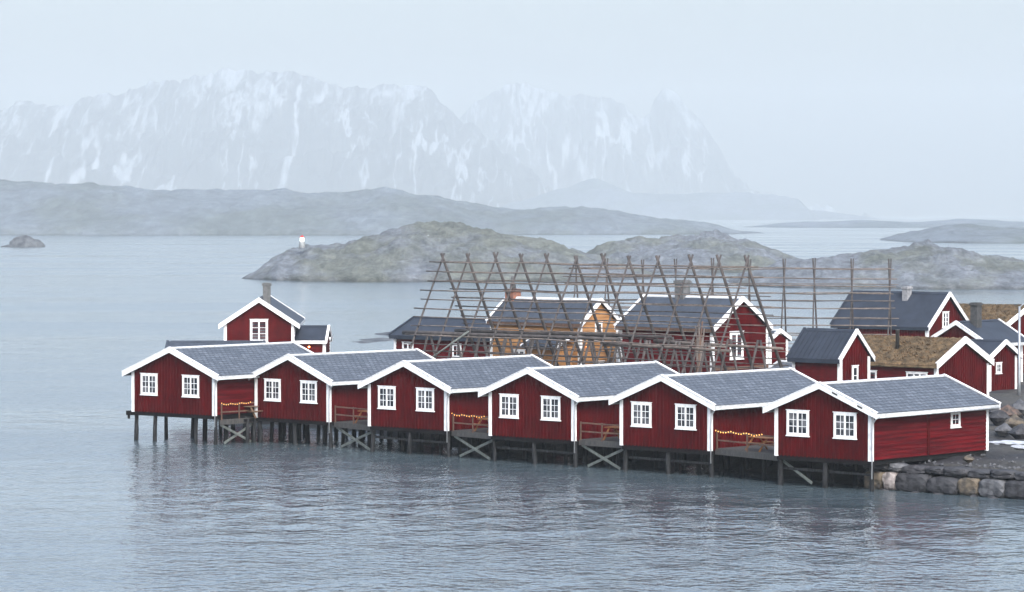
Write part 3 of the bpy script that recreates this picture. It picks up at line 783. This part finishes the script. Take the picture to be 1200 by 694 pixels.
def rack(label, loc, rot, L, n, H_, half, levels, legm, polem, near_r=.12, far_r=.08, zlow=0.4, overlap=.12, name='drying_rack'):
    root = empty(name, loc, rot, label=label, cat='drying rack', group='timber racks for drying fish')
    for k in range(n):
        x = k * L / (n - 1) + rnd.uniform(-.12, .12); ov = overlap + rnd.uniform(-.05, .15)
        jt = rnd.uniform(-.12, .12)
        kk = (H_ + ov) / H_
        pole(root, (x - .06, half, 0), (x - .06 + jt, half - half * kk, H_ * kk), near_r, legm, 'leg', .03)
        pole(root, (x + .10, -half, 0), (x + .10 + jt, -half + half * kk, H_ * kk), far_r, legm, 'leg', .03)
    for z in levels:
        f = 1 - z / H_
        for sg in (-1, 1):
            zz = z + rnd.uniform(-.05, .05)
            # legs sag a little, poles lie on their outer side
            pole(root, (-rnd.uniform(.3, .9), sg * (half * f + .12), zz), (L + rnd.uniform(.3, .8), sg * (half * f + .12), zz + rnd.uniform(-.12, .12)), rnd.uniform(.040, .06), polem if rnd.random() < .75 else legm, 'pole', .055)
    return root
GR = 1.85
axis = R(43)
Hr = 10.25
lv = [1.3 + k * .42 for k in range(8)] + [4.8 + k * .62 for k in range(9)]
rk = rack('big lattice rack of leaning poles in front of the ochre and tall red houses', (-4.83, 224.0, GR), -axis, 27.1, 12, Hr, 5.2, lv, 'rackdark', 'rackwood', .125, .085)
# heavy middle beams and their struts
def rk_extra():
    for sg, y in ((-1, -2.6), (1, 2.6)):
        pole(rk, (-1.2, y, 4.95), (18.5, y, 5.0), .16, 'rackdark', 'beam', .03)
        pole(rk, (17, y * 1.02, 4.72), (27.8, y * 1.02, 4.5), .13, 'rackwood', 'beam', .03)
        for k in range(11):
            x = 1.2 + k * 2.46
            pole(rk, (x, y, 5.0), (x - 1.25, y - .3, 0), .085, 'rackdark', 'strut', .03)
            pole(rk, (x + .1, y + .1, 5.0), (x + 1.25, y + .3, 0), .085, 'rackdark', 'strut', .03)
    pole(rk, (5.3, -2.9, 5.2), (1.2, -4.6, 2.2), .07, 'brace', 'prop', .02)
rk_extra()
rack('far lattice rack seen edge on, between the tall red house and the dark roofed house', (27.79 - 23.6 * math.cos(R(12)), 240 + 23.6 * math.sin(R(12)), GR), -R(12), 23.6, 10, 9.55, 3.6, [1.2 + k * .60 for k in range(14)], 'rackdark', 'rackwood', .075, .065)

# sheaf of spare poles standing in front of the tall red house
px0 = at(822, 208); ps = empty('pole_sheaf', (px0, 208, GR), 0, label='sheaf of pale brown spare poles leaning together before the tall red house', cat='pole stack')
for k in range(26):
    an = rnd.uniform(0, 2 * math.pi); rr_ = rnd.uniform(.2, .75)
    hh = rnd.uniform(4.2, 6.3)
    pole(ps, (math.cos(an) * rr_, math.sin(an) * rr_ * .6, 0), (math.cos(an + 2.6) * rr_ * .55 - .15, math.sin(an + 2.6) * .25, hh), rnd.uniform(.04, .065), M['railwood'] if k % 2 else M['rackwood'], 'pole', .02)

# street lamp pole at the right edge
lp = empty('lamp_post', (at(1195, 230), 230, 1.8), 0, label='plain grey steel lamp post at the right edge before the turf roofed house', cat='lamp post')
MB().tube([(0, 0, 0), (0, 0, 1.2), (0, 0, 6.6)], [.14, .10, .08], 10).build('mast', 'steel', lp)
MB().tube([(0, 0, 6.5), (.25, 0, 6.75), (.9, 0, 6.8)], [.05, .045, .04], 8).build('arm', 'steel', lp)
MB().box((.85, -.1, 6.72), (1.35, .1, 6.84)).build('lamp_head', 'steel', lp)

# ------------------------------------------------------------------ hills, islands, mountains
def interp(P, x):
    if x <= P[0][0]: return P[0][1]
    for (a, b), (c, d_) in zip(P, P[1:]):
        if x <= c: t_ = (x - a) / (c - a); t_ = t_ * t_ * (3 - 2 * t_) * .5 + t_ * .5; return b + (d_ - b) * t_
    return P[-1][1]
def hill(name, label, prof, Y, depf, depb, m_, nx, ny, amp, nscale, seed, kind='structure', front_pow=.6, shore_amp=.15, rg=False, zmin=-3, gully=False, jag=0):
    """prof: (x, height) of the crest line in metres; the slope runs depf metres to the front shore and depb to the back"""
    x0, x1 = prof[0][0], prof[-1][0]; vs = []; fs = []; g = []
    for j in range(ny + 1):
        t_ = -1 + 2 * j / ny
        for i in range(nx + 1):
            x = x0 + (x1 - x0) * i / nx
            Hc = interp(prof, x)
            if jag: Hc += jag * noise.fractal(Vector((x / (nscale * .8), seed, 0)), .7, 2.1, 6)
            sh = 1 + shore_amp * noise.fractal(Vector((x / (nscale * 3), seed * 3.1, 0)), .8, 2, 4)
            edge = sstep(0, .06, i / nx) * sstep(0, .06, 1 - i / nx)
            dep = (depf if t_ < 0 else depb) * sh * (.35 + .65 * min(1, max(Hc, 0) / max(1e-3, max(p[1] for p in prof)) * 1.4)) if not rg else (depf if t_ < 0 else depb) * sh
            y = Y + t_ * dep
            f = max(0, 1 - abs(t_)) ** front_pow if abs(t_) < 1 else 0
            nz = noise.fractal(Vector((x / nscale, y / nscale, seed)), .85, 2.05, 7)
            if rg:
                q = Vector((x / nscale, y / (nscale * 1.6), seed)); r_ = noise.ridged_multi_fractal(q, .9, 2.1, 6, 1.0, 2.0)
                dz = amp * (r_ - 1.3) * (1 - f ** 4) * min(1, f * 3)
                z = Hc * f + dz
            else:
                z = Hc * f + amp * nz * min(1, (1 - abs(t_)) * 4 + .15) * (.25 + .75 * min(1, Hc / (amp * 4 + 1e-6)))
                r_ = 1.3
            if abs(t_) > .999: z = zmin
            vs.append((x, y, z)); g.append(r_)
    w = nx + 1
    for j in range(ny):
        for i in range(nx):
            k_ = j * w + i; fs.append((k_, k_ + 1, k_ + w + 1, k_ + w))
    mb = MB(); mb.v = vs; mb.f = fs; mb.sm = [True] * len(fs)
    o = mb.build(name, m_); tag(o, label, kind=kind)
    if gully:
        at_ = o.data.attributes.new('gully', 'FLOAT', 'POINT')
        at_.data.foreach_set('value', [(1.25 - r_) * .5 for r_ in g])
    return o
def crest(P, Y): return [((x - 600) / 3800 * Y, CAM_Z - (y - 250) * Y / 3800) for x, y in P]

M['isle'] = island_mat('island_rock_and_moss', (.145, .165, .19), (.075, .09, .108), (.115, .128, .115), (.065, .078, .072), .03, .26)
M['isle2'] = island_mat('far_shore_rock_and_heath', (.125, .155, .185), (.085, .108, .13), (.10, .125, .13), (.07, .09, .10), .009, .245, bd=3, gc=.16)
M['skerry'] = stone_mat('skerry_rock', (.085, .095, .105), (.04, .045, .055), .3)
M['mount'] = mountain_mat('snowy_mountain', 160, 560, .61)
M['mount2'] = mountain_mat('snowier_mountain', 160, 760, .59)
M['foot'] = island_mat('foothill_heath', (.12, .15, .19), (.08, .105, .135), (.09, .12, .14), (.06, .085, .105), .006, .22, bd=3, gc=.12)

isl1 = hill('island', 'rocky mossy island in the middle distance with the little beacon on its left end',
     crest([(268, 338), (284, 329), (300, 317), (320, 305), (340, 294), (370, 288), (400, 288), (430, 281), (460, 271), (490, 265), (530, 263), (560, 267), (590, 275), (620, 282), (660, 292), (700, 300), (740, 312), (790, 332)], 765),
     765, 56, 90, 'isle', 380, 110, 2.3, 10, 1.3)
hill('island', 'second rocky island, lower, right behind the racks',
     crest([(650, 335), (680, 304), (700, 292), (720, 286), (750, 280), (800, 275), (840, 275), (870, 281), (900, 293), (930, 302), (965, 312), (1000, 335)], 900), 900, 80, 90, 'isle', 300, 90, 2.4, 11, 4.7)
hill('island', 'third rocky island, broad and low, behind the dark roofed house',
     crest([(840, 345), (880, 320), (920, 309), (960, 304), (1000, 299), (1050, 292), (1090, 289), (1115, 291), (1150, 300), (1200, 305), (1300, 315), (1420, 342)], 690), 690, 50, 80, 'isle', 380, 100, 2.2, 9, 8.1)
hill('far_shore', 'long dark hill on the far shore at the left',
     crest([(-300, 205), (-120, 212), (0, 211), (60, 213), (130, 215), (200, 223), (280, 227), (350, 230), (420, 223), (465, 222), (500, 227), (560, 238), (620, 241), (690, 243), (740, 251), (800, 258), (870, 270), (930, 280)], 2450),
     2450, 250, 300, 'isle2', 420, 60, 9, 90, 2.2, jag=2.5)
hill('far_shore', 'low faint headland on the right beyond the third island',
     crest([(1030, 292), (1055, 277), (1085, 269), (1110, 265), (1150, 267), (1200, 268), (1300, 262), (1500, 270)], 1750), 1750, 130, 150, 'isle2', 240, 50, 3, 40, 6.2)
hill('far_shore', 'barely visible shore line in the mist at the right',
     crest([(820, 272), (880, 266), (930, 261), (1000, 258), (1080, 261), (1130, 257), (1200, 259), (1350, 255), (1600, 265)], 3500),
     3500, 160, 200, 'foot', 220, 30, 4, 90, 3.3)
hill('mountain', 'dark foothill below the peak fading into the mist',
     crest([(560, 255), (610, 235), (660, 222), (700, 214), (740, 222), (800, 226), (860, 228), (905, 230), (935, 234), (950, 247), (1000, 253), (1060, 262)], 8200), 8200, 500, 450, 'foot', 300, 60, 16, 180, 7.7)
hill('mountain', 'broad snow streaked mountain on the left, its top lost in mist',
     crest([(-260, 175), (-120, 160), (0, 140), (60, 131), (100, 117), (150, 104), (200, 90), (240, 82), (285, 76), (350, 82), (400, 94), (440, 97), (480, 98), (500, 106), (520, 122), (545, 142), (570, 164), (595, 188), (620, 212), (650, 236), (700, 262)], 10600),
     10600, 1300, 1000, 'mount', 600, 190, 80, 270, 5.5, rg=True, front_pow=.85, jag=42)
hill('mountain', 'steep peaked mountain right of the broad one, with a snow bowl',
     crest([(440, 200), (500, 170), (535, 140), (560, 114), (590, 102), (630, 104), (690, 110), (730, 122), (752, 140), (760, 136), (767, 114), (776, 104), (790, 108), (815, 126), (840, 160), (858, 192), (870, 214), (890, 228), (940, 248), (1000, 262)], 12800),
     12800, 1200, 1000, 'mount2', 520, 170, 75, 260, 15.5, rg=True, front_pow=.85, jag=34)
# skerry at far left and reefs in the sound
o = rock_mb(9.0, 7, 5.4, 31, .55, 5, .16).build('skerry', 'skerry', None, (at(31, 1440), 1440, -.2)); tag(o, 'small bare skerry alone in the water at the far left', 'rock')
o = rock_mb(3.6, 3, 1.0, 37, .2, 4, .25).build('skerry', 'skerry', None, (at(10, 1435), 1435, .2)); tag(o, 'low flat rock touching the left foot of the bare skerry', 'rock')
for k, (px, Y, rx, ry, rz) in enumerate([(462, 402, 2.6, 9, .35), (448, 385, 3.2, 5, .28), (475, 412, 1.6, 5, .40), (428, 378, 1.7, 5, .22)]):
    o = rock_mb(rx, ry, rz, 50 + k, .1, 4, .35).build('reef', 'skerry', None, (at(px, Y), Y, -.02))
    tag(o, ['largest wet reef barely above the water left of the racks', 'flat dark reef nearer and left of the largest reef', 'small reef right behind the low red building', 'smallest reef, leftmost in the sound'][k], 'reef', 'reefs in the sound')

# beacon on the island
bx_ = at(352, 742)
zi = max((v.co.z for v in isl1.data.vertices if abs(v.co.x - bx_) < 2.0 and abs(v.co.y - 750) < 12), default=6)
bc = empty('beacon', (bx_, 748, zi - .3), 0, label='tiny white beacon with red top and lit lamp on the island', cat='beacon')
MB().tube([(0, 0, 0), (0, 0, 1.5), (0, 0, 1.6)], [.8, .68, .75], 14).build('tower', 'greywhite', bc)
MB().tube([(0, 0, 1.6), (0, 0, 2.4)], .42, 12).build('lantern', 'beacon', bc)
MB().tube([(0, 0, 2.4), (0, 0, 2.7), (0, 0, 3.0)], [.6, .4, .05], 14).build('red_cap', 'beaconred', bc)

# ------------------------------------------------------------------ water and haze
mb = MB().poly([(-5500, -280, 0), (5500, -280, 0), (5500, 15200, 0), (-5500, 15200, 0)], [(0, 1, 2, 3)])
tag(mb.build('water', 'water'), 'grey blue sea with small ripples', kind='structure')
mb = MB().box((-5600, -300, -4), (5600, 15400, 600))
hz = mb.build('haze', 'water'); tag(hz, 'pale sea mist filling the air', kind='stuff')
hm = bpy.data.materials.new('sea_mist'); hm.use_nodes = True; nt = hm.node_tree; nt.nodes.clear()
out = nt.nodes.new('ShaderNodeOutputMaterial'); pv = nt.nodes.new('ShaderNodeVolumePrincipled')
pv.inputs['Color'].default_value = (.615, .680, .715, 1); pv.inputs['Density'].default_value = .00015; pv.inputs['Anisotropy'].default_value = 0
nt.links.new(pv.outputs[0], out.inputs['Volume']); hz.data.materials.clear(); hz.data.materials.append(hm)

# ------------------------------------------------------------------ sky, sun, camera
SUN_EL, SUN_AZ = R(40), R(165)       # azimuth clockwise from +Y
w = bpy.data.worlds.new('World'); scene.world = w; w.use_nodes = True; nt = w.node_tree
bg = nt.nodes['Background']; sky = nt.nodes.new('ShaderNodeTexSky'); sky.sky_type = 'NISHITA'; sky.sun_disc = False
sky.sun_elevation = SUN_EL; sky.sun_rotation = SUN_AZ; sky.air_density = 1.0; sky.dust_density = 4.0; sky.ozone_density = 2.0
hs = nt.nodes.new('ShaderNodeHueSaturation'); hs.inputs['Saturation'].default_value = .74; hs.inputs['Value'].default_value = 1.0
nt.links.new(sky.outputs[0], hs.inputs['Color'])
# overcast: the cloud deck is brightest overhead and evens out the clear-sky glow near the horizon
tcw = nt.nodes.new('ShaderNodeTexCoord'); spw = nt.nodes.new('ShaderNodeSeparateXYZ'); nt.links.new(tcw.outputs['Generated'], spw.inputs[0])
ma = nt.nodes.new('ShaderNodeMath'); ma.operation = 'MULTIPLY_ADD'; ma.inputs[1].default_value = 2.2; ma.inputs[2].default_value = .80; ma.use_clamp = False
mm = nt.nodes.new('ShaderNodeMath'); mm.operation = 'MAXIMUM'; mm.inputs[1].default_value = 0
nt.links.new(spw.outputs['Z'], mm.inputs[0]); m5 = nt.nodes.new('ShaderNodeMath'); m5.operation = 'MINIMUM'; m5.inputs[1].default_value = .45
nt.links.new(mm.outputs[0], m5.inputs[0]); nt.links.new(m5.outputs[0], ma.inputs[0])
sc_ = nt.nodes.new('ShaderNodeVectorMath'); sc_.operation = 'SCALE'; nt.links.new(hs.outputs[0], sc_.inputs[0]); nt.links.new(ma.outputs[0], sc_.inputs['Scale'])
nt.links.new(sc_.outputs[0], bg.inputs['Color']); bg.inputs['Strength'].default_value = .15
sl = bpy.data.lights.new('sun', 'SUN'); sl.energy = 1.5; sl.angle = R(25); sl.color = (1.0, .97, .93)
so = bpy.data.objects.new('sun', sl); COL.objects.link(so)
dv = Vector((math.sin(SUN_AZ) * math.cos(SUN_EL), math.cos(SUN_AZ) * math.cos(SUN_EL), math.sin(SUN_EL)))
so.rotation_euler = dv.to_track_quat('Z', 'Y').to_euler(); so.location = (0, 0, 60)

cam = bpy.data.cameras.new('camera'); co = bpy.data.objects.new('camera', cam); COL.objects.link(co); scene.camera = co
co.location = (0, 0, CAM_Z); co.rotation_euler = (R(90) - math.atan(97 / 3800), 0, 0)
cam.lens = 3800 / 1200 * 36; cam.sensor_width = 36; cam.clip_start = .5; cam.clip_end = 20000

vs_ = scene.view_settings; vs_.view_transform = 'Standard'; vs_.look = 'None'; vs_.gamma = 1; vs_.exposure = 0.80; vs_.use_curve_mapping = False
scene.render.engine = 'CYCLES'
scene.cycles.use_denoising = True
scene.cycles.volume_bounces = 3; scene.cycles.max_bounces = 8
scene.cycles.use_fast_gi = False
